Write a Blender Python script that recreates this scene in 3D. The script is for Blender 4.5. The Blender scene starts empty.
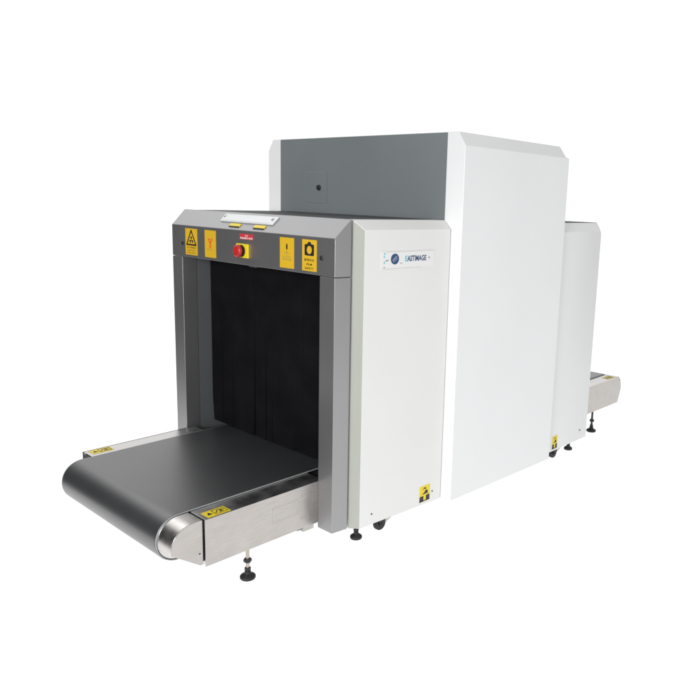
import bpy, bmesh, math, random
from mathutils import Vector, Matrix
random.seed(4)
S = bpy.context.scene
COL = S.collection

# ------------------------------------------------------------------ numbers (metres)
a, a2, b1, zt, zt2, z0, zop = .600, .6093, .0783, 1.4549, 1.5306, .2305, 1.3025
w1, w1i, yi, c1, zw, zwt, z1b = .6410, .6018, .0906, .1203, 1.4895, 1.5274, .2061
xA, d1, H, w2, wap, g, d2 = .5965, .6609, 1.9150, .6999, .6588, 1.8554, 1.5500
zc0, zc1 = .2062, .1920
w3, w3i, zt3, zt3i, zb3, d3 = .6722, .6429, 1.4680, 1.5180, .2100, 2.0450
wr, wri, zr, zrb, yr0, yr1 = .5104, .3863, .4366, .2535, -.5342, 2.7650
G = .115                                # ground height
RC = (-.585, .352)                      # front roller axis
RC2 = (2.735, .352)

# ------------------------------------------------------------------ materials
def newmat(name):
    m = bpy.data.materials.new(name); m.use_nodes = True
    nt = m.node_tree; b = nt.nodes['Principled BSDF']
    return m, nt, b

def paint(name, col, rough=.45, spec=.5, metal=0., var=.03, bump=.02, bscale=900., nscale=3., coat=0.):
    """procedural paint: faint large scale tone drift, roughness drift and fine orange peel"""
    m, nt, b = newmat(name); N = nt.nodes; L = nt.links
    tc = N.new('ShaderNodeTexCoord')
    n1 = N.new('ShaderNodeTexNoise'); n1.inputs['Scale'].default_value = nscale; n1.inputs['Detail'].default_value = 5
    L.new(tc.outputs['Object'], n1.inputs['Vector'])
    mp = N.new('ShaderNodeMapRange'); mp.inputs['To Min'].default_value = 1 - var; mp.inputs['To Max'].default_value = 1 + var
    mp.inputs['From Min'].default_value = .3; mp.inputs['From Max'].default_value = .7
    L.new(n1.outputs['Fac'], mp.inputs['Value'])
    mx = N.new('ShaderNodeVectorMath'); mx.operation = 'SCALE'; mx.inputs[0].default_value = col[:3]
    L.new(mp.outputs['Result'], mx.inputs['Scale']); L.new(mx.outputs['Vector'], b.inputs['Base Color'])
    mr = N.new('ShaderNodeMapRange'); mr.inputs['To Min'].default_value = rough - .04; mr.inputs['To Max'].default_value = rough + .05
    L.new(n1.outputs['Fac'], mr.inputs['Value']); L.new(mr.outputs['Result'], b.inputs['Roughness'])
    if bump:
        n2 = N.new('ShaderNodeTexNoise'); n2.inputs['Scale'].default_value = bscale; n2.inputs['Detail'].default_value = 2
        L.new(tc.outputs['Object'], n2.inputs['Vector'])
        bp = N.new('ShaderNodeBump'); bp.inputs['Strength'].default_value = bump; bp.inputs['Distance'].default_value = .001
        L.new(n2.outputs['Fac'], bp.inputs['Height']); L.new(bp.outputs['Normal'], b.inputs['Normal'])
    b.inputs['Metallic'].default_value = metal; b.inputs['Specular IOR Level'].default_value = spec
    b.inputs['Coat Weight'].default_value = coat
    return m

def brushed(name, col, rough=.3, stretch=(1, .04, 1), scale=420., var=.14, bump=.05, smear=.0):
    m, nt, b = newmat(name); N = nt.nodes; L = nt.links
    tc = N.new('ShaderNodeTexCoord'); mp = N.new('ShaderNodeMapping'); mp.inputs['Scale'].default_value = stretch
    L.new(tc.outputs['Object'], mp.inputs['Vector'])
    n1 = N.new('ShaderNodeTexNoise'); n1.inputs['Scale'].default_value = scale; n1.inputs['Detail'].default_value = 4
    L.new(mp.outputs['Vector'], n1.inputs['Vector'])
    n2 = N.new('ShaderNodeTexNoise'); n2.inputs['Scale'].default_value = 15; n2.inputs['Detail'].default_value = 6
    L.new(tc.outputs['Object'], n2.inputs['Vector'])
    ad = N.new('ShaderNodeMath'); ad.operation = 'ADD'
    L.new(n1.outputs['Fac'], ad.inputs[0]); L.new(n2.outputs['Fac'], ad.inputs[1])
    r = N.new('ShaderNodeMapRange'); r.inputs['From Min'].default_value = .6; r.inputs['From Max'].default_value = 1.4
    r.inputs['To Min'].default_value = 1 - var; r.inputs['To Max'].default_value = 1 + var
    L.new(ad.outputs[0], r.inputs['Value'])
    v = N.new('ShaderNodeVectorMath'); v.operation = 'SCALE'; v.inputs[0].default_value = col[:3]
    L.new(r.outputs['Result'], v.inputs['Scale']); L.new(v.outputs['Vector'], b.inputs['Base Color'])
    r2 = N.new('ShaderNodeMapRange'); r2.inputs['From Min'].default_value = .3; r2.inputs['From Max'].default_value = .7
    r2.inputs['To Min'].default_value = rough - .06; r2.inputs['To Max'].default_value = rough + .08
    L.new(n2.outputs['Fac'], r2.inputs['Value']); L.new(r2.outputs['Result'], b.inputs['Roughness'])
    bp = N.new('ShaderNodeBump'); bp.inputs['Strength'].default_value = bump; bp.inputs['Distance'].default_value = .001
    L.new(n1.outputs['Fac'], bp.inputs['Height']); L.new(bp.outputs['Normal'], b.inputs['Normal'])
    b.inputs['Metallic'].default_value = 1.
    return m

M = {
 'silver':   paint('silver_metallic_paint', (.33, .33, .335), .42, metal=.84, var=.03, bump=.06),
 'white':    paint('white_powder_coat', (.705, .705, .692), .5, spec=.35, var=.012, bump=.03),
 'white_c':  paint('cool_white_powder_coat', (.75, .755, .76), .5, spec=.35, var=.012, bump=.03),
 'chamfer_shade':     paint('grey_green_chamfer_shade', (.335, .345, .31), .55, spec=.3, var=.02),
 'bluegrey': paint('blue_grey_paint', (.168, .186, .194), .42, spec=.5, var=.05, bump=.04, nscale=2),
 'rim':      paint('pale_plate_rim', (.21, .235, .245), .4),
 'roof':     paint('dark_grey_roof_paint', (.035, .04, .042), .6, spec=.3),
 'steel':    brushed('brushed_stainless_steel', (.47, .445, .425), .34, smear=.2),
 'steel_p':  brushed('polished_stainless_steel', (.72, .70, .68), .16, bump=.02, var=.05),
 'steel_t':  brushed('satin_rail_top_steel', (.62, .61, .60), .30, bump=.03, var=.06),
 'roller':   brushed('turned_steel', (.62, .59, .57), .32, stretch=(1, 1, 1), scale=60),
 'bed':      paint('dark_steel', (.10, .105, .11), .5, metal=.6),
 'lining':   paint('grey_lining', (.095, .10, .103), .5, var=.06),
 'curtain':  paint('black_lead_rubber', (.006, .006, .007), .65, spec=.06, var=.25, bump=.3, bscale=40, nscale=9),
 'rubber':   paint('black_rubber', (.012, .012, .013), .5, spec=.4),
 'thread':   brushed('zinc_thread', (.50, .45, .38), .35, stretch=(1, 1, 20), scale=40),
 'yellow':   paint('yellow_label', (.62, .385, .018), .4, var=.03, bump=0),
 'yellow_b': paint('bright_yellow_label', (.72, .56, .012), .4, var=.03, bump=0),
 'black':    paint('black_print', (.012, .012, .014), .5, bump=0),
 'red':      paint('red_plastic', (.42, .02, .02), .32, bump=0),
 'redlabel': paint('red_label', (.50, .04, .05), .4, bump=0),
 'whiteprint': paint('white_print', (.75, .72, .72), .5, bump=0),
 'redprint': paint('orange_red_print', (.75, .12, .02), .5, bump=0),
 'browngrey': paint('faded_grey_print', (.33, .27, .07), .5, bump=0),
 'plate':    paint('white_vinyl', (.725, .727, .722), .45, var=.008, bump=0),
 'plateline': paint('plate_outline', (.52, .52, .52), .5, bump=0),
 'navy':     paint('navy_print', (.010, .052, .155), .4, bump=0),
 'cyan':     paint('cyan_print', (.10, .50, .60), .4, bump=0),
 'lamp':     paint('frosted_acrylic', (.64, .66, .67), .3, var=.02, bump=0),
 'lip':      paint('belt_fabric_edge', (.34, .36, .36), .6),
 'floor':    paint('glowing_white_floor', (.35, .35, .35), .7, spec=.1, var=.004, bump=0),
}
# belt: satin black PVC with fine weave
def belt_mat():
    m, nt, b = newmat('black_pvc_belt'); N = nt.nodes; L = nt.links
    tc = N.new('ShaderNodeTexCoord')
    n = N.new('ShaderNodeTexNoise'); n.inputs['Scale'].default_value = 700; n.inputs['Detail'].default_value = 3
    L.new(tc.outputs['Object'], n.inputs['Vector'])
    n2 = N.new('ShaderNodeTexNoise'); n2.inputs['Scale'].default_value = 4; n2.inputs['Detail'].default_value = 6
    L.new(tc.outputs['Object'], n2.inputs['Vector'])
    bp = N.new('ShaderNodeBump'); bp.inputs['Strength'].default_value = .12; bp.inputs['Distance'].default_value = .001
    L.new(n.outputs['Fac'], bp.inputs['Height']); L.new(bp.outputs['Normal'], b.inputs['Normal'])
    r = N.new('ShaderNodeMapRange'); r.inputs['To Min'].default_value = .32; r.inputs['To Max'].default_value = .42
    L.new(n2.outputs['Fac'], r.inputs['Value']); L.new(r.outputs['Result'], b.inputs['Roughness'])
    rc = N.new('ShaderNodeMapRange'); rc.inputs['To Min'].default_value = .8; rc.inputs['To Max'].default_value = 1.2
    L.new(n2.outputs['Fac'], rc.inputs['Value'])
    v = N.new('ShaderNodeVectorMath'); v.operation = 'SCALE'; v.inputs[0].default_value = (.026, .027, .029)
    L.new(rc.outputs['Result'], v.inputs['Scale']); L.new(v.outputs['Vector'], b.inputs['Base Color'])
    b.inputs['Specular IOR Level'].default_value = 1.; b.inputs['Coat Weight'].default_value = .5; b.inputs['Coat Roughness'].default_value = .38
    return m
M['belt'] = belt_mat()

# ------------------------------------------------------------------ object helpers
def link(name, bm, mat, parent=None, bev=0., seg=2, smooth=False, label=None):
    bmesh.ops.recalc_face_normals(bm, faces=bm.faces[:])
    me = bpy.data.meshes.new(name); bm.to_mesh(me); bm.free()
    o = bpy.data.objects.new(name, me); COL.objects.link(o)
    me.materials.append(M[mat])
    if smooth:
        for p in me.polygons: p.use_smooth = True
    if bev:
        md = o.modifiers.new('bevel', 'BEVEL'); md.width = bev; md.segments = seg; md.limit_method = 'ANGLE'
        md.angle_limit = math.radians(25); md.harden_normals = True
        for p in me.polygons: p.use_smooth = True
    if parent: o.parent = parent
    if label: o['label'] = label
    return o

def box(bm, x0, x1, y0, y1, z0_, z1_, mat4=None):
    vs = [bm.verts.new(Vector(c)) for c in ((x0,y0,z0_),(x1,y0,z0_),(x1,y1,z0_),(x0,y1,z0_),(x0,y0,z1_),(x1,y0,z1_),(x1,y1,z1_),(x0,y1,z1_))]
    if mat4:
        for v in vs: v.co = mat4 @ v.co
    for f in ((0,3,2,1),(4,5,6,7),(0,1,5,4),(1,2,6,5),(2,3,7,6),(3,0,4,7)): bm.faces.new([vs[i] for i in f])
    return vs

def hexa(bm, pts):
    vs = [bm.verts.new(Vector(c)) for c in pts]
    for f in ((0,3,2,1),(4,5,6,7),(0,1,5,4),(1,2,6,5),(2,3,7,6),(3,0,4,7)): bm.faces.new([vs[i] for i in f])

def loft(bm, rings):
    R = [[bm.verts.new(Vector(c)) for c in r] for r in rings]; n = len(R[0])
    for A, B in zip(R, R[1:]):
        for i in range(n): bm.faces.new((A[i], A[(i+1)%n], B[(i+1)%n], B[i]))
    bm.faces.new(R[0][::-1]); bm.faces.new(R[-1])

def lathe(bm, prof, n=28, mat4=None, cap=True):
    """prof: (radius, height) about local z"""
    rings = []
    for r, h in prof:
        ring = []
        for i in range(n):
            t = 2*math.pi*i/n; c = Vector((r*math.cos(t), r*math.sin(t), h))
            ring.append(bm.verts.new(mat4 @ c if mat4 else c))
        rings.append(ring)
    for A, B in zip(rings, rings[1:]):
        for i in range(n): bm.faces.new((A[i], A[(i+1)%n], B[(i+1)%n], B[i]))
    if cap:
        bm.faces.new(rings[0][::-1]); bm.faces.new(rings[-1])

def frame(o, X, Y, Z):
    m = Matrix.Identity(4)
    for i in range(3):
        m[i][0] = X[i]; m[i][1] = Y[i]; m[i][2] = Z[i]; m[i][3] = o[i]
    return m
def FRONT(x, z, y=0.):  return frame((x, y, z), (1,0,0), (0,0,1), (0,-1,0))       # facing -Y
def SIDE(y, z, x):      return frame((x, y, z), (0,1,0), (0,0,1), (1,0,0))        # facing +X
def TOP(x, y, z):       return frame((x, y, z), (1,0,0), (0,1,0), (0,0,1))
def TOPY(x, y, z):      return frame((x, y, z), (0,1,0), (-1,0,0), (0,0,1))       # text running along +Y

def plate(bm, m, x0, x1, y0, y1, t0, t1): box(bm, x0, x1, y0, y1, t0, t1, m)
def poly(bm, m, pts, t0, t1):
    loft(bm, [[m @ Vector((p[0], p[1], t0)) for p in pts], [m @ Vector((p[0], p[1], t1)) for p in pts]])
def stroke(bm, m, p, q, w, t0, t1):
    p = Vector(p); q = Vector(q); d = (q-p).normalized(); n = Vector((-d.y, d.x))*w/2; e = d*w*.3
    poly(bm, m, [p-n-e, q-n+e, q+n+e, p+n-e], t0, t1)
def ringpoly(bm, m, cx, cy, r0, r1, t0, t1, a0=0, a1=360, n=24):
    """flat annular sector"""
    for i in range(n):
        u = math.radians(a0+(a1-a0)*i/n); v = math.radians(a0+(a1-a0)*(i+1)/n)
        poly(bm, m, [(cx+r0*math.cos(u), cy+r0*math.sin(u)), (cx+r1*math.cos(u), cy+r1*math.sin(u)),
                     (cx+r1*math.cos(v), cy+r1*math.sin(v)), (cx+r0*math.cos(v), cy+r0*math.sin(v))], t0, t1)
def disc(bm, m, cx, cy, rx, ry, t0, t1, n=24):
    poly(bm, m, [(cx+rx*math.cos(2*math.pi*i/n), cy+ry*math.sin(2*math.pi*i/n)) for i in range(n)], t0, t1)
def text(bm, m, s, cx, cy, height, width=None, t=.0006, bold=.0):
    """adds writing, centred on (cx,cy), cap height given, stretched to width"""
    cu = bpy.data.curves.new('tmp', 'FONT'); cu.body = s; cu.size = 1; cu.offset = bold; cu.resolution_u = 3
    ob = bpy.data.objects.new('tmp', cu); COL.objects.link(ob)
    dg = bpy.context.evaluated_depsgraph_get(); dg.update()
    me = bpy.data.meshes.new_from_object(ob.evaluated_get(dg))
    xs = [v.co.x for v in me.vertices]; ys = [v.co.y for v in me.vertices]
    if xs:
        w = max(xs)-min(xs); h = max(ys)-min(ys); mx = (max(xs)+min(xs))/2; my = (max(ys)+min(ys))/2
        sy = height/h; sx = (width/w) if width else sy
        tb = bmesh.new(); tb.from_mesh(me)
        vm = {}
        for v in tb.verts: vm[v.index] = bm.verts.new(m @ Vector(((v.co.x-mx)*sx+cx, (v.co.y-my)*sy+cy, t)))
        for f in tb.faces:
            try: bm.faces.new([vm[v.index] for v in f.verts])
            except ValueError: pass
        tb.free()
    bpy.data.objects.remove(ob); bpy.data.meshes.remove(me); bpy.data.curves.remove(cu)

def link_print(name, bm, mat, parent, label=None):
    me = bpy.data.meshes.new(name); bm.to_mesh(me); bm.free()
    o = bpy.data.objects.new(name, me); COL.objects.link(o); me.materials.append(M[mat]); o.parent = parent
    if label: o['label'] = label
    return o

# ------------------------------------------------------------------ setting
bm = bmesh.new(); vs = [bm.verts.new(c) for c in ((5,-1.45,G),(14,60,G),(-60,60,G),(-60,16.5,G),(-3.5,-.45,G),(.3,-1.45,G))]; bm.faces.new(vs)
fb = M['floor'].node_tree.nodes['Principled BSDF']     # floor given an added glow that wipes out shadows under the machine
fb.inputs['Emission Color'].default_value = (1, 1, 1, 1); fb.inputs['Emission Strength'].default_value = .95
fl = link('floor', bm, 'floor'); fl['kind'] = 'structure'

# ------------------------------------------------------------------ the machine
root = bpy.data.objects.new('baggage_scanner', None); COL.objects.link(root); root.location = (0, 0, 0)
root['label'] = 'large white and grey X-ray baggage scanner with a black belt running through its tunnel'
root['category'] = 'baggage scanner'

# --- entrance hood: header + two jambs, silver paint
def hood(sgn, y0, lab=''):
    """sgn=1: front end facing -Y at y0"""
    Y = lambda v: y0 + sgn*v
    bm = bmesh.new()
    hexa(bm, [(-a,Y(0),zop+.001),(a,Y(0),zop+.001),(a2,Y(b1),zop+.001),(-a2,Y(b1),zop+.001),
              (-a,Y(0),zt),(a,Y(0),zt),(a2,Y(b1),zt2),(-a2,Y(b1),zt2)])
    hd = link('header', bm, 'silver', root, .0025)
    for s in (-1, 1):
        bm = bmesh.new()
        hexa(bm, [(s*wr,Y(0),z0),(s*a,Y(0),z0),(s*a2,Y(b1),z0),(s*wr,Y(b1),z0),
                  (s*wr,Y(0),zop-.001),(s*a,Y(0),zop-.001),(s*a2,Y(b1),zop-.001),(s*wr,Y(b1),zop-.001)])
        link('jamb', bm, 'silver', root, .0025)
    return hd
header = hood(1, 0.)

# --- tunnel lining (sides and ceiling)
bm = bmesh.new()
for s in (-1, 1): box(bm, *sorted((s*(wr+.001), s*(wr+.008))), b1+.001, 2.0, .40, zop+.006)
box(bm, -wr, wr, b1+.001, 2.0, zop+.001, zop+.006)
link('tunnel_lining', bm, 'lining', root)

# --- lead curtains: overlapping hanging rubber strips
for yc, sg in ((.150, 1), (1.90, -1)):
    cr = bpy.data.objects.new('curtain', None); COL.objects.link(cr); cr.parent = root
    n = 11; wst = 2*.503/n
    for lay in (0, 1):
        for i in range(n if lay == 0 else n-1):
            x0 = -.503 + (i+.5*lay)*wst + .0006; x1 = x0 + wst - .0012
            bm = bmesh.new(); seg = 14; prev = None
            ph = random.uniform(0, 6); am = random.uniform(.001, .004); tw = random.uniform(-.004, .004)
            for k in range(seg+1):
                f = k/seg; z = zop - .004 - f*(zop-.004-.4475)
                dy = am*math.sin(ph+f*3)*f + lay*.007
                ring = []
                sh = .012*max(0, f-.85)/.15 if i == 0 else 0
                for (x, t) in ((x0+sh,0),(x1,0),(x1,.003),(x0+sh,.003)):
                    ring.append(bm.verts.new((x, yc + sg*(dy + t + tw*f*((x-x0)/(x1-x0)-.5)*2), z)))
                if prev:
                    for q in range(4): bm.faces.new((prev[q], prev[(q+1)%4], ring[(q+1)%4], ring[q]))
                else: bm.faces.new(ring)
                prev = ring
            bm.faces.new(prev[::-1])
            link('curtain_strip', bm, 'curtain', cr)

# --- first section: side panels with chamfered front and top, dark roof, chassis
def section_panel(s):
    zb = lambda y: z0-.002 + (z1b-z0+.002)*(y-yi)/(d1-yi)
    def ring(y, xo, zt_, zi):
        return [(s*.53,y,zb(y)),(s*xo,y,zb(y)),(s*xo,y,zt_),(s*(w1i-.0006),y,zi),(s*.53,y,zi)]
    bm = bmesh.new()
    loft(bm, [ring(yi, w1i, zwt-.0006, zwt), ring(c1, w1, zw, zwt), ring(d1-.006, w1, zw, zwt), ring(d1-.002, w1-.003, zw-.002, zwt-.001)])
    p = link('side_panel', bm, 'white', root, .002)
    # grey-green strip on the chamfer, with its shade put into the colour
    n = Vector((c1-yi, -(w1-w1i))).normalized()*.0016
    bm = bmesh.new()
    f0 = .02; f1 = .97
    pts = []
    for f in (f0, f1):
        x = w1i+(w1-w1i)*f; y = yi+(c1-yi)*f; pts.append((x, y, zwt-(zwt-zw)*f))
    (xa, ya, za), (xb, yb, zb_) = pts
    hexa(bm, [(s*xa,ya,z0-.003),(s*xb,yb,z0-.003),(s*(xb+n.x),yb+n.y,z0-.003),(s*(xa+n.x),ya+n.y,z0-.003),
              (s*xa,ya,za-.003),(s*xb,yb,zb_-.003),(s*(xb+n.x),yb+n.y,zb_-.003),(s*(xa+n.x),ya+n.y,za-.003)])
    link('chamfer_shade_strip', bm, 'chamfer_shade', p)
    for (y, z) in ((.191,.272),(.594,.26)):
        m = SIDE(y, z, s*w1) if s > 0 else frame((-w1,y,z),(0,-1,0),(0,0,1),(-1,0,0))
        bm = bmesh.new(); lathe(bm, [(.0045,-.001),(.0045,.001),(.0035,.0018)], 14, m)
        link('screw', bm, 'bed', p)
    return p
panelR = section_panel(1); section_panel(-1)
bm = bmesh.new(); box(bm, -.529, .529, b1+.002, d1-.003, zop+.010, zwt+.0015)
link('roof_panel', bm, 'roof', root, .002)
bm = bmesh.new(); box(bm, -.528, .528, .03, d3-.01, z0+.012, .262); link('base_frame', bm, 'bed', root)
for s in (-1,1):
    bm = bmesh.new(); box(bm, *sorted((s*.519, s*.5285)), b1+.002, d3-.01, .263, .40); link('frame_rail', bm, 'bed', root)

# --- centre housing
def cover(s):
    zb = lambda y: zc0 + (zc1-zc0)*(y-d1)/(d2-d1)
    def ring(y, top, sh): return [(s*xA,y,zb(y)),(s*w2,y,zb(y)),(s*w2,y,sh),(s*wap,y,top),(s*xA,y,top)]
    bm = bmesh.new()
    loft(bm, [ring(d1, H, g), ring(d2-.035, H, g), ring(d2, g+.004, g-.001)])
    return link('side_cover', bm, 'white_c', root, .003)
coverR = cover(1); cover(-1)
bm = bmesh.new(); box(bm, -xA+.001, xA-.001, d1+.003, d1+.03, 1.30, H-.001)
fp = link('front_panel', bm, 'bluegrey', root, .0015)
bm = bmesh.new(); plate(bm, FRONT(-.295, 1.663, d1+.003), -.084, .084, -.077, .077, .0, .0022)
ap = link('access_plate', bm, 'bluegrey', fp, .001)
bm = bmesh.new(); m = FRONT(-.295, 1.663, d1+.003)
for (p, q) in (((-.083,-.076),(.083,-.076)),((.083,-.076),(.083,.076)),((.083,.076),(-.083,.076)),((-.083,.076),(-.083,-.076))): stroke(bm, m, p, q, .0032, .0018, .0026)
link('access_plate_rim', bm, 'rim', fp)  # paler outline round the access plate
bm = bmesh.new(); m = FRONT(-.269, 1.660, d1+.0008)
lathe(bm, [(.0145,-.001),(.0145,.006),(.012,.009),(.006,.009)], 24, m)
link('cam_lock', bm, 'black', fp)
bm = bmesh.new(); disc(bm, m, .004, .002, .0042, .0042, .0091, .0105)
link('keyhole', bm, 'steel_p', fp)
bm = bmesh.new(); box(bm, -xA+.001, xA-.001, d1+.031, d2-.036, H-.03, H-.001)
link('roof_panel', bm, 'white_c', root)
bm = bmesh.new(); box(bm, -xA+.001, xA-.001, d2-.035, d2-.004, 1.30, H-.03)
link('rear_panel', bm, 'bluegrey', root)

# --- third section
def rear_panel(s):
    def ring(y, xo, sh, top): return [(s*.53,y,zb3),(s*xo,y,zb3),(s*xo,y,sh),(s*(w3i-.0006),y,top),(s*.53,y,top)]
    bm = bmesh.new()
    loft(bm, [ring(d2+.001, w3, zt3, zt3i), ring(d3-.03, w3, zt3, zt3i), ring(d3, w3i, zt3i-.0606, zt3i-.06) if False else ring(d3, w3-.012, zt3-.02, zt3i-.022)])
    return link('side_panel', bm, 'white_c', root, .002)
rearR = rear_panel(1); rear_panel(-1)
bm = bmesh.new(); box(bm, -.641, .641, d2+.002, d3-.034, zt3i-.004, zt3i+.0015)
link('roof_panel', bm, 'roof', root)
bm = bmesh.new(); lathe(bm, [(.006,-.001),(.006,.001),(.0045,.0022)], 14, SIDE(1.94,.27,w3)); link('screw', bm, 'bed', rearR)
# exit hood
bm = bmesh.new(); hexa(bm, [(-.660,d3+.001,zop),(.660,d3+.001,zop),(.63,d3+.03,zop),(-.63,d3+.03,zop),(-.660,d3+.001,zt3-.035),(.660,d3+.001,zt3-.035),(.63,d3+.03,zt3-.06),(-.63,d3+.03,zt3-.06)])
link('header', bm, 'silver', root, .002)
for s in (-1, 1):
    bm = bmesh.new(); hexa(bm, [(s*wr,d3+.001,zb3+.01),(s*.660,d3+.001,zb3+.01),(s*.63,d3+.03,zb3+.01),(s*wr,d3+.03,zb3+.01),
        (s*wr,d3+.001,zop-.001),(s*.660,d3+.001,zop-.001),(s*.63,d3+.03,zop-.001),(s*wr,d3+.03,zop-.001)])
    link('jamb', bm, 'silver', root, .002)

# ------------------------------------------------------------------ conveyor
def stadium(c0, c1_, R, n=18, flat=40):
    pts = []
    for i in range(n+1):
        t = math.radians(90 + 180*i/n); pts.append((c0[0]+R*math.cos(t), c0[1]+R*math.sin(t)))
    for i in range(n+1):
        t = math.radians(270 + 180*i/n); pts.append((c1_[0]+R*math.cos(t), c1_[1]+R*math.sin(t)))
    return pts
def loop(bm, Ro, Ri, x0, x1):
    O = stadium(RC, RC2, Ro, 26); I = stadium(RC, RC2, Ri, 26); n = len(O)
    V = [[bm.verts.new((x, p[0], p[1])) for p in P] for x, P in ((x0,O),(x1,O),(x1,I),(x0,I))]
    for k in range(4):
        A, B = V[k], V[(k+1)%4]
        for i in range(n): bm.faces.new((A[i], A[(i+1)%n], B[(i+1)%n], B[i]))
Rr = .0852
bm = bmesh.new(); loop(bm, Rr+.0052, Rr+.0010, -.387, .400)
belt = link('belt', bm, 'belt', root, .001, 2)
for s in (-1, 1):
    bm = bmesh.new(); loop(bm, Rr+.0040, Rr+.0012, *sorted((.4005, .4045) if s > 0 else (-.3875, -.3915)))
    link('belt_edge', bm, 'lip', belt)
for c in (RC, RC2):
    bm = bmesh.new(); lathe(bm, [(Rr-.004,-.391),(Rr,-.387),(Rr,.400),(Rr-.004,.404)], 48, frame((0,c[0],c[1]),(0,1,0),(0,0,1),(1,0,0)))
    link('roller', bm, 'roller', root, smooth=False)
bm = bmesh.new(); box(bm, -.384, .384, RC[0]+.09, RC2[0]-.09, .275, .4355); link('slider_bed', bm, 'bed', root)

def conveyor_side(s, yA, yB, end, c):
    """stainless box rail with folded edge; end = -1 front, +1 rear"""
    wr = .5104 if s > 0 else .489; wri = .3863 if s > 0 else .374
    bm = bmesh.new(); box(bm, *sorted((s*(wri), s*(wr-.002))), yA, yB, zrb+.002, zr)
    r = link('side_rail', bm, 'steel_t', root, .0015)
    # outer skin plate (brushed), 2 mm, slightly proud with folded lip
    bm = bmesh.new(); y0, y1 = (yA-.004, yB) if end < 0 else (yA, yB+.004)
    box(bm, *sorted((s*(wr-.0018), s*(wr+.0005))), y0, y1, zrb, zr+.0012)
    link('skin_plate', bm, 'steel', r, .0008)
    # end block with rounded nose
    ye = yA if end < 0 else yB
    pts = []
    for i in range(21):
        t = math.radians(90 + 98*i/20); pts.append((c[0]+end*-1*Rr*math.cos(t), c[1]+Rr*math.sin(t)))
    sg = -end
    pts += [(ye+end*.022, zrb+.010), (ye+end*.010, zrb+.010), (ye+end*.010, c[1]+Rr)]
    bm = bmesh.new(); X0, X1 = (s*.4065, s*(wr-.009)) if s > 0 else (-.3935, -.402)
    loft(bm, [[(X0,p[0],p[1]) for p in pts], [(X1,p[0],p[1]) for p in pts]])
    link('end_block', bm, 'roller', r, .0015)
    if s > 0:
        cq = [(c[0]+(p[0]-c[0])*.985, c[1]+(p[1]-c[1])*.985) for p in pts[:21]] + pts[21:]
        bm = bmesh.new(); loft(bm, [[(X1+.0003,p[0],p[1]) for p in cq], [(X1+.0016,p[0],p[1]) for p in cq]])
        link('cheek_plate', bm, 'steel', r)
        X1 += .0016
    bm = bmesh.new(); m = frame((X1, c[0]+end*-.028, c[1]-.042), (0,s,0),(0,0,1),(s,0,0)); lathe(bm, [(.0035,-.002),(.0035,.0004)], 12, m)
    link('screw', bm, 'black', r)
    bm = bmesh.new(); box(bm, *sorted((s*.411, s*(wr-.024))), *sorted((ye+end*.0002, ye+end*.0098)), zrb+.012, zr-.004); link('spacer', bm, 'black', r)
    # warning label on top
    if end < 0: m = TOPY(s*(wr-.036), yA+.066, zr+.0003)
    else:       m = TOPY(s*.465, yB-.075, zr+.0003)
    bm = bmesh.new(); plate(bm, m, -.048, .048, -.026, .026, 0, .0008)
    st = link('warning_sticker', bm, 'yellow_b', r)
    bm = bmesh.new()
    for (p, q) in (((-.010,-.018),(.040,-.018)),((.040,-.018),(.040,.018)),((.040,.018),(-.010,.018)),((-.010,.018),(-.010,-.018))): stroke(bm, m, p, q, .0028, .0009, .0013)
    stroke(bm, m, (-.004,-.008), (.012,.010), .004, .0009, .0013); stroke(bm, m, (.010,-.010), (.030,-.008), .004, .0009, .0013)
    stroke(bm, m, (.016,.008), (.034,.004), .005, .0009, .0013); disc(bm, m, .02, -.001, .005, .005, .0009, .0013)
    poly(bm, m, [(-.040,-.010),(-.018,-.010),(-.029,.012)], .0009, .0013)
    link('sticker_print', bm, 'black', st)
    return r
for s in (-1, 1):
    r = conveyor_side(s, yr0, .030, -1, RC)
    conveyor_side(s, 2.0, yr1, 1, RC2)
    bm = bmesh.new(); m = frame((s*(wr+.0005), 0, 0), (0,1,0),(0,0,1),(1,0,0)) if s > 0 else frame((-.4895,0,0),(0,1,0),(0,0,1),(-1,0,0))
    # stamped access hatch on the outer skin
    for (ya, yb, za, zb_) in ((-.235,-.105,.325,.385),(-.090,-.030,.300,.400)):
        bm = bmesh.new()
        for (p, q) in (((ya,za),(yb,za)),((yb,za),(yb,zb_)),((yb,zb_),(ya,zb_)),((ya,zb_),(ya,za))): stroke(bm, m, p, q, .003, -.0002, .0006)
        link('stamped_hatch', bm, 'steel', r, .0003)
    bm = bmesh.new(); box(bm, *sorted((s*.43, s*.49)), -.062, -.004, .222, zrb+.0005); link('mounting_bracket', bm, 'steel', root, .002); bm = bmesh.new(); box(bm, *sorted((s*.445, s*.489)), -.092, -.063, .236, zrb+.0005)
    link('mounting_block', bm, 'bed', root, .002)

# ------------------------------------------------------------------ feet and casters
def levelling_foot(x, y, top, rb=.03, black=False):
    e = bpy.data.objects.new('levelling_foot', None); COL.objects.link(e); e.parent = root; e.location = (x, y, G)
    bm = bmesh.new(); lathe(bm, [(rb*.92,0),(rb,.003),(rb,.011),(rb*.9,.014),(rb*.45,.022),(rb*.38,.0335)], 32)
    link('rubber_base', bm, 'rubber', e, .0012)
    bm = bmesh.new(); prof = []; h = .0335; R = .0072
    while h < top-G: prof += [(R,h),(R-.0011,h+.0015)]; h += .003
    prof.append((R, top-G)); lathe(bm, prof, 20)
    link('threaded_rod', bm, 'black' if black else 'thread', e, smooth=True)
    bm = bmesh.new()
    if top-G > .10:
        lathe(bm, [(.0145,.070),(.0165,.073),(.0165,.081),(.0145,.084)], 6)
        link('lock_nut', bm, 'black', e); bm = bmesh.new()
    lathe(bm, [(.0125,.036),(.0125,.046)], 6)
    link('lock_nut', bm, 'black', e)
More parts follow.
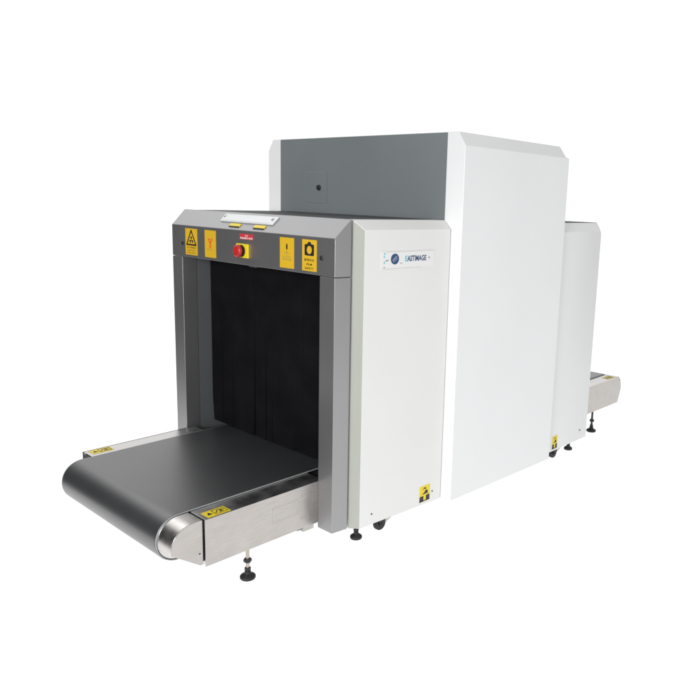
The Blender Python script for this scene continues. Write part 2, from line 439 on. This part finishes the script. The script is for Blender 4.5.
def caster(x, y, top, rot=0., hb=.0):
    e = bpy.data.objects.new('caster', None); COL.objects.link(e); e.parent = root; e.location = (x, y, G); e.rotation_euler = (0,0,rot)
    ax = frame((0,0,.032),(0,1,0),(0,0,1),(1,0,0))
    bm = bmesh.new(); lathe(bm, [(.018,-.012),(.029,-.012),(.032,-.008),(.032,.008),(.029,.012),(.018,.012)], 32, ax)
    link('wheel', bm, 'rubber', e, smooth=False)
    bm = bmesh.new()
    for sx in (-1, 1):
        poly(bm, frame((sx*.0165,0,0),(0,1,0),(0,0,1),(1,0,0)), [(-.010,.022),(.010,.022),(.034,.066),(.030,.078),(-.022,.078),(-.024,.064)], -.0015, .0015)
    box(bm, -.018, .018, -.022, .030, .0781, .081); lathe(bm, [(.018,.0815),(.018,.090),(.010,.095),(.010,top-G)], 20)
    lathe(bm, [(.004,-.021),(.004,.021)], 12, ax)
    link('fork', bm, 'rubber', e, .0008)
    bm = bmesh.new(); poly(bm, frame((0,0,0),(0,1,0),(0,0,1),(1,0,0)), [(.020,.046),(.030,.030),(.108,.062),(.104,.076)], -.014, .014)
    link('brake_pedal', bm, 'steel', e, .001)
for s in (-1, 1):
    levelling_foot(s*.478, -.332, zrb+.002, .031)
    levelling_foot(s*.529, .209, z0+.02, .027, True)
    caster(s*.540, .345, z0+.02, 0)
    caster(s*.590, 1.775, zb3+.02, 0)
    levelling_foot(s*.583, 1.975, zb3+.02, .026, True)
    levelling_foot(s*.505, 2.415, zrb+.002, .032, True)

# ------------------------------------------------------------------ header furniture
def header_sticker(x0, x1, lab):
    m = FRONT((x0+x1)/2, (1.316+1.442)/2, 0); w = (x1-x0)/2; h = .063
    bm = bmesh.new(); plate(bm, m, -w, w, -h, h, -.0002, .0008)
    return link('warning_sticker', bm, 'yellow', header, label=lab), m
# 1: radiation triangle over lines of writing
st, m = header_sticker(-.477, -.373, 'yellow sticker with a black warning triangle')
bm = bmesh.new(); T = [(-.040,-.014),(.040,-.014),(0,.054)]
for i in range(3): stroke(bm, m, T[i], T[(i+1)%3], .0075, .0009, .0013)
for k in (90, 210, 330): ringpoly(bm, m, 0, .008, .005, .017, .0009, .0013, k-30, k+30, 6)
disc(bm, m, 0, .008, .0032, .0032, .0009, .0013)
text(bm, m, '当心电离辐射', 0, -.027, .010, .078, .0010)
text(bm, m, 'CAUTION', 0, -.041, .007, .070, .0010)
text(bm, m, 'IONIZING RADIATION', 0, -.053, .006, .080, .0010)
link_print('sticker_print', bm, 'black', st)
# 2: hand / figure pictogram in orange red
st, m = header_sticker(-.309, -.217, 'yellow sticker with a small orange red pictogram')
bm = bmesh.new()
stroke(bm, m, (-.017,.020), (0,.004), .006, .0009, .0013); stroke(bm, m, (.017,.020), (0,.004), .006, .0009, .0013)
stroke(bm, m, (0,.004), (0,-.018), .006, .0009, .0013); stroke(bm, m, (-.010,.022), (.010,.022), .004, .0009, .0013)
stroke(bm, m, (-.010,-.004), (-.006,-.016), .004, .0009, .0013); stroke(bm, m, (.010,-.004), (.006,-.016), .004, .0009, .0013)
disc(bm, m, 0, .014, .004, .004, .0009, .0013)
link_print('sticker_pictogram', bm, 'redprint', st)
bm = bmesh.new(); text(bm, m, '禁止伸入', 0, -.026, .009, .052, .0010)
stroke(bm, m, (-.018,.027), (-.010,.021), .003, .0009, .0013); stroke(bm, m, (.018,.027), (.010,.021), .003, .0009, .0013)
link_print('sticker_print', bm, 'browngrey', st)
# 3: exclamation drop over faded lines
st, m = header_sticker(.257, .350, 'yellow sticker with a small dark mark over faded lines')
bm = bmesh.new(); poly(bm, m, [(-.005,.030),(.005,.030),(.0035,.014),(-.0035,.014)], .0009, .0013); disc(bm, m, 0, .033, .0035, .006, .0009, .0013)
link_print('sticker_mark', bm, 'black', st)
bm = bmesh.new(); stroke(bm, m, (0,.006), (0,-.010), .0035, .0009, .0013)
text(bm, m, '高压危险', 0, -.018, .011, .056, .0010); stroke(bm, m, (-.030,-.028), (.030,-.028), .003, .0009, .0013)
stroke(bm, m, (-.018,-.004), (-.003,.004), .002, .0009, .0013); stroke(bm, m, (.018,-.004), (.003,.004), .002, .0009, .0013)
link_print('sticker_print', bm, 'browngrey', st)
# 4: camera icon, FILM SAFETY
st, m = header_sticker(.402, .492, 'yellow sticker with a black camera pictogram and three lines of writing')
bm = bmesh.new(); cy = .022; w_, h_ = .029, .023
# camera body with a round lens cut out: ring of quads between circle and rectangle
n = 32; inner = []; outer = []
for i in range(n):
    t = 2*math.pi*i/n; c, s_ = math.cos(t), math.sin(t)
    k = min(w_/abs(c) if abs(c) > 1e-6 else 9, h_/abs(s_) if abs(s_) > 1e-6 else 9)
    inner.append((.0155*c, cy+.0165*s_)); outer.append((k*c, cy+k*s_))
for i in range(n):
    j = (i+1) % n; poly(bm, m, [inner[i], outer[i], outer[j], inner[j]], .0009, .0013)
poly(bm, m, [(-.012,cy+h_),(.012,cy+h_),(.008,cy+h_+.009),(-.008,cy+h_+.009)], .0009, .0013)
text(bm, m, '胶卷安全', 0, -.018, .0115, .062, .0010, .01)
text(bm, m, 'FILM', 0, -.036, .0085, .034, .0010, .02)
text(bm, m, 'SAFETY', 0, -.052, .0085, .056, .0010, .02)
link_print('sticker_print', bm, 'black', st)
# red label with white writing
m = FRONT(.021, 1.4285, 0); bm = bmesh.new(); plate(bm, m, -.050, .050, -.0125, .0125, -.0002, .0008)
st = link('emergency_label', bm, 'redlabel', header)
bm = bmesh.new(); text(bm, m, 'EMERGENCY STOP', 0, -.0065, .0078, .092, .0010, .03); text(bm, m, '急停', 0, .0045, .008, .022, .0010)
link_print('label_print', bm, 'whiteprint', st)
# emergency stop
bm = bmesh.new(); m = FRONT(-.002, 1.366, 0); plate(bm, m, -.044, .044, -.031, .031, -.0002, .010)
es = link('emergency_stop', bm, 'yellow_b', header, .003)
bm = bmesh.new(); lathe(bm, [(.026,.0095),(.026,.013),(.019,.015),(.019,.024)], 28, m); link('collar', bm, 'black', es)
bm = bmesh.new(); lathe(bm, [(.019,.022),(.0265,.025),(.028,.029),(.028,.034),(.025,.039),(.017,.042),(.004,.043)], 36, m)
link('red_button', bm, 'red', es, smooth=True)
# rubber plugs
for x in (-.502, .521):
    bm = bmesh.new(); lathe(bm, [(.010,-.001),(.010,.002),(.007,.004)], 20, FRONT(x, 1.368 if x < 0 else 1.374, 0)); link('hole_plug', bm, 'black', header, smooth=False)
# light bar on the sloping face
Ls = math.hypot(b1, zt2-zt); sd = Vector((0, b1, zt2-zt))/Ls; nd = Vector((0, -sd.z, sd.y))
m = frame((0, 0, zt), (1,0,0), sd, nd)
bm = bmesh.new(); x0, x1, s0, s1 = -.222, .168, .042, .090
loft(bm, [[m @ Vector(p) for p in ((x0,s0,0),(x1,s0,0),(x1+.004,s1,0),(x0-.004,s1,0))],
          [m @ Vector(p) for p in ((x0,s0,.006),(x1,s0,.006),(x1+.004,s1,.006),(x0-.004,s1,.006))],
          [m @ Vector(p) for p in ((x0+.03,s0+.006,.010),(x1-.03,s0+.006,.010),(x1-.03,s1-.006,.010),(x0+.03,s1-.006,.010))]])
lb = link('light_bar', bm, 'lamp', header, .0015)
for x in (x0+.018, x1-.018):
    bm = bmesh.new(); lathe(bm, [(.007,.005),(.007,.0105),(.004,.012)], 18, m @ Matrix.Translation((x,(s0+s1)/2+.004,0))); link('screw', bm, 'steel', lb)
for x in (-.088, .094):
    bm = bmesh.new(); plate(bm, m, x-.039, x+.039, .019, .035, 0, .0045); k = link('marker_block', bm, 'yellow_b', header, .001)
    bm = bmesh.new(); plate(bm, m, x-.039, x+.035, .014, .0185, 0, .0035); link('block_base', bm, 'black', k)
# small hook under the header edge
bm = bmesh.new(); box(bm, .02, .075, .012, .04, zop-.006, zop+.0005); link('curtain_clip', bm, 'bed', header, .001)

# ------------------------------------------------------------------ brand plate on the side panel
m = SIDE(0, 0, w1)
bm = bmesh.new(); plate(bm, m, .212, .546, 1.328, 1.401, -.0005, .0012)
bp_ = link('name_plate', bm, 'plate', panelR)
bm = bmesh.new()
for (p, q) in (((.24,1.3985),(.545,1.3985)), ((.218,1.330),(.46,1.330))): stroke(bm, m, p, q, .0016, .0013, .0016)
link('plate_line', bm, 'plateline', bp_)
bm = bmesh.new(); disc(bm, m, .294, 1.369, .0245, .0225, .0013, .0017, 32)
text(bm, m, 'ASTIMAGE', .431, 1.3685, .0245, .122, .0015, .03)
link_print('brand_print', bm, 'navy', bp_)
bm = bmesh.new(); text(bm, m, 'E', .3635, 1.3685, .0245, .0135, .0015, .03)
for k, (y, z) in enumerate(((.232,1.392),(.231,1.380),(.231,1.356))): plate(bm, m, y-.003, y+.003, z-.005, z+.004, .0013, .0016)
link_print('brand_print_cyan', bm, 'cyan', bp_)
bm = bmesh.new(); stroke(bm, m, (.281,1.364), (.303,1.380), .0028, .0018, .0021); stroke(bm, m, (.285,1.357), (.309,1.373), .0018, .0018, .0021)
link_print('globe_line', bm, 'plateline', bp_)
bm = bmesh.new(); text(bm, m, '®', .511, 1.3685, .010, .012, .0015); text(bm, m, 'TM', .331, 1.350, .005, .014, .0015)
stroke(bm, m, (.238,1.362), (.255,1.366), .003, .0013, .0016); stroke(bm, m, (.229,1.336), (.234,1.336), .003, .0013, .0016)
link_print('small_print', bm, 'bed', bp_)

def pinch_sticker(parent, y0, y1, zlo, zhi, x, lab):
    m = SIDE((y0+y1)/2, (zlo+zhi)/2, x); w = (y1-y0)/2; h = (zhi-zlo)/2
    bm = bmesh.new(); plate(bm, m, -w, w, -h, h, -.0003, .0008); st = link('warning_sticker', bm, 'yellow_b', parent, label=lab)
    bm = bmesh.new(); hw = w*.96
    # lower band with yellow gap in the middle
    for (xa_, xb_) in ((-hw, -w*.22), (w*.28, hw)): poly(bm, m, [(xa_,-h*.95),(xb_,-h*.95),(xb_,-h*.28),(xa_,-h*.28)], .0009, .0013)
    stroke(bm, m, (-hw,-h*.92), (hw,-h*.92), h*.12, .0009, .0013)
    # figure: bent hand over a roller
    poly(bm, m, [(-w*.55,-h*.08),(w*.6,-h*.08),(w*.6,h*.22),(w*.35,h*.42),(w*.12,h*.36),(-w*.1,h*.1)], .0009, .0013)
    disc(bm, m, w*.1, h*.62, w*.18, h*.1, .0009, .0013); stroke(bm, m, (-w*.3,h*.5), (-w*.05,h*.75), w*.1, .0009, .0013)
    link_print('sticker_print', bm, 'black', st)
pinch_sticker(panelR, .503, .576, .226, .304, w1, 'yellow and black sticker near the bottom of the panel')
pinch_sticker(rearR, 1.622, 1.678, .222, .300, w3, 'yellow and black sticker near the bottom of the panel')

# ------------------------------------------------------------------ light
W = bpy.data.worlds.new('World'); S.world = W; W.use_nodes = True
nt = W.node_tree; N = nt.nodes; L = nt.links; bg = N['Background']
tc = N.new('ShaderNodeTexCoord')
def lobe(d, lo, hi, v0, v1):
    dp = N.new('ShaderNodeVectorMath'); dp.operation = 'DOT_PRODUCT'; dp.inputs[1].default_value = Vector(d).normalized()
    L.new(tc.outputs['Generated'], dp.inputs[0])
    mr = N.new('ShaderNodeMapRange'); mr.interpolation_type = 'SMOOTHSTEP'
    for k, v in (('From Min', lo), ('From Max', hi), ('To Min', v0), ('To Max', v1)): mr.inputs[k].default_value = v
    L.new(dp.outputs['Value'], mr.inputs['Value']); return mr.outputs['Result']
back = lobe((-.72, .66, 0), .35, .75, .66, 1.05)        # white backdrop behind the machine, world dimmed out of view elsewhere
dark = lobe((-.60, -.78, -.12), .30, .85, 1., .05)      # world darkened out of view so the front faces reflect dark
mu = N.new('ShaderNodeMath'); mu.operation = 'MULTIPLY'; L.new(back, mu.inputs[0]); L.new(dark, mu.inputs[1])
L.new(mu.outputs[0], bg.inputs['Strength']); bg.inputs['Color'].default_value = (1, 1, 1, 1)

def area(name, loc, target, sx, sy, power, col=(1,1,1)):
    l = bpy.data.lights.new(name, 'AREA'); l.shape = 'RECTANGLE'; l.size = sx; l.size_y = sy; l.energy = power; l.color = col
    o = bpy.data.objects.new(name, l); COL.objects.link(o); o.location = loc
    o.rotation_euler = (Vector(target)-Vector(loc)).to_track_quat('-Z', 'Y').to_euler()
    return o
area('overhead_softbox', (-2.6, -.6, 3.9), (-.3, .2, 1.4), 2.6, 2.6, 26)
area('front_softbox', (2.1, -4.2, 2.1), (.1, .4, 1.2), 1.6, 1.6, 200)

# ------------------------------------------------------------------ camera (fitted to the photograph)
P = dict(Cx=2.70909, Cy=-1.89225, Cz=1.61187, yaw=.7142, pit=-.18326, rol=.03492, f=722.432, cx=423.583, cy=334.509)
y_, t_, r_ = P['yaw'], P['pit'], P['rol']
F = Vector((-math.sin(y_)*math.cos(t_), math.cos(y_)*math.cos(t_), math.sin(t_)))
R = Vector((math.cos(y_), math.sin(y_), 0)); U = R.cross(F)
R, U = math.cos(r_)*R + math.sin(r_)*U, -math.sin(r_)*R + math.cos(r_)*U
cd = bpy.data.cameras.new('camera'); cam = bpy.data.objects.new('camera', cd); COL.objects.link(cam)
cam.matrix_world = frame((P['Cx'], P['Cy'], P['Cz']), R, U, -F)
cd.sensor_width = 36; cd.lens = P['f']/700*36; cd.shift_x = (350-P['cx'])/700; cd.shift_y = (P['cy']-350)/700
cd.clip_end = 200
S.camera = cam
S.view_settings.view_transform = 'Standard'; S.view_settings.look = 'None'; S.view_settings.exposure = 0; S.view_settings.gamma = 1
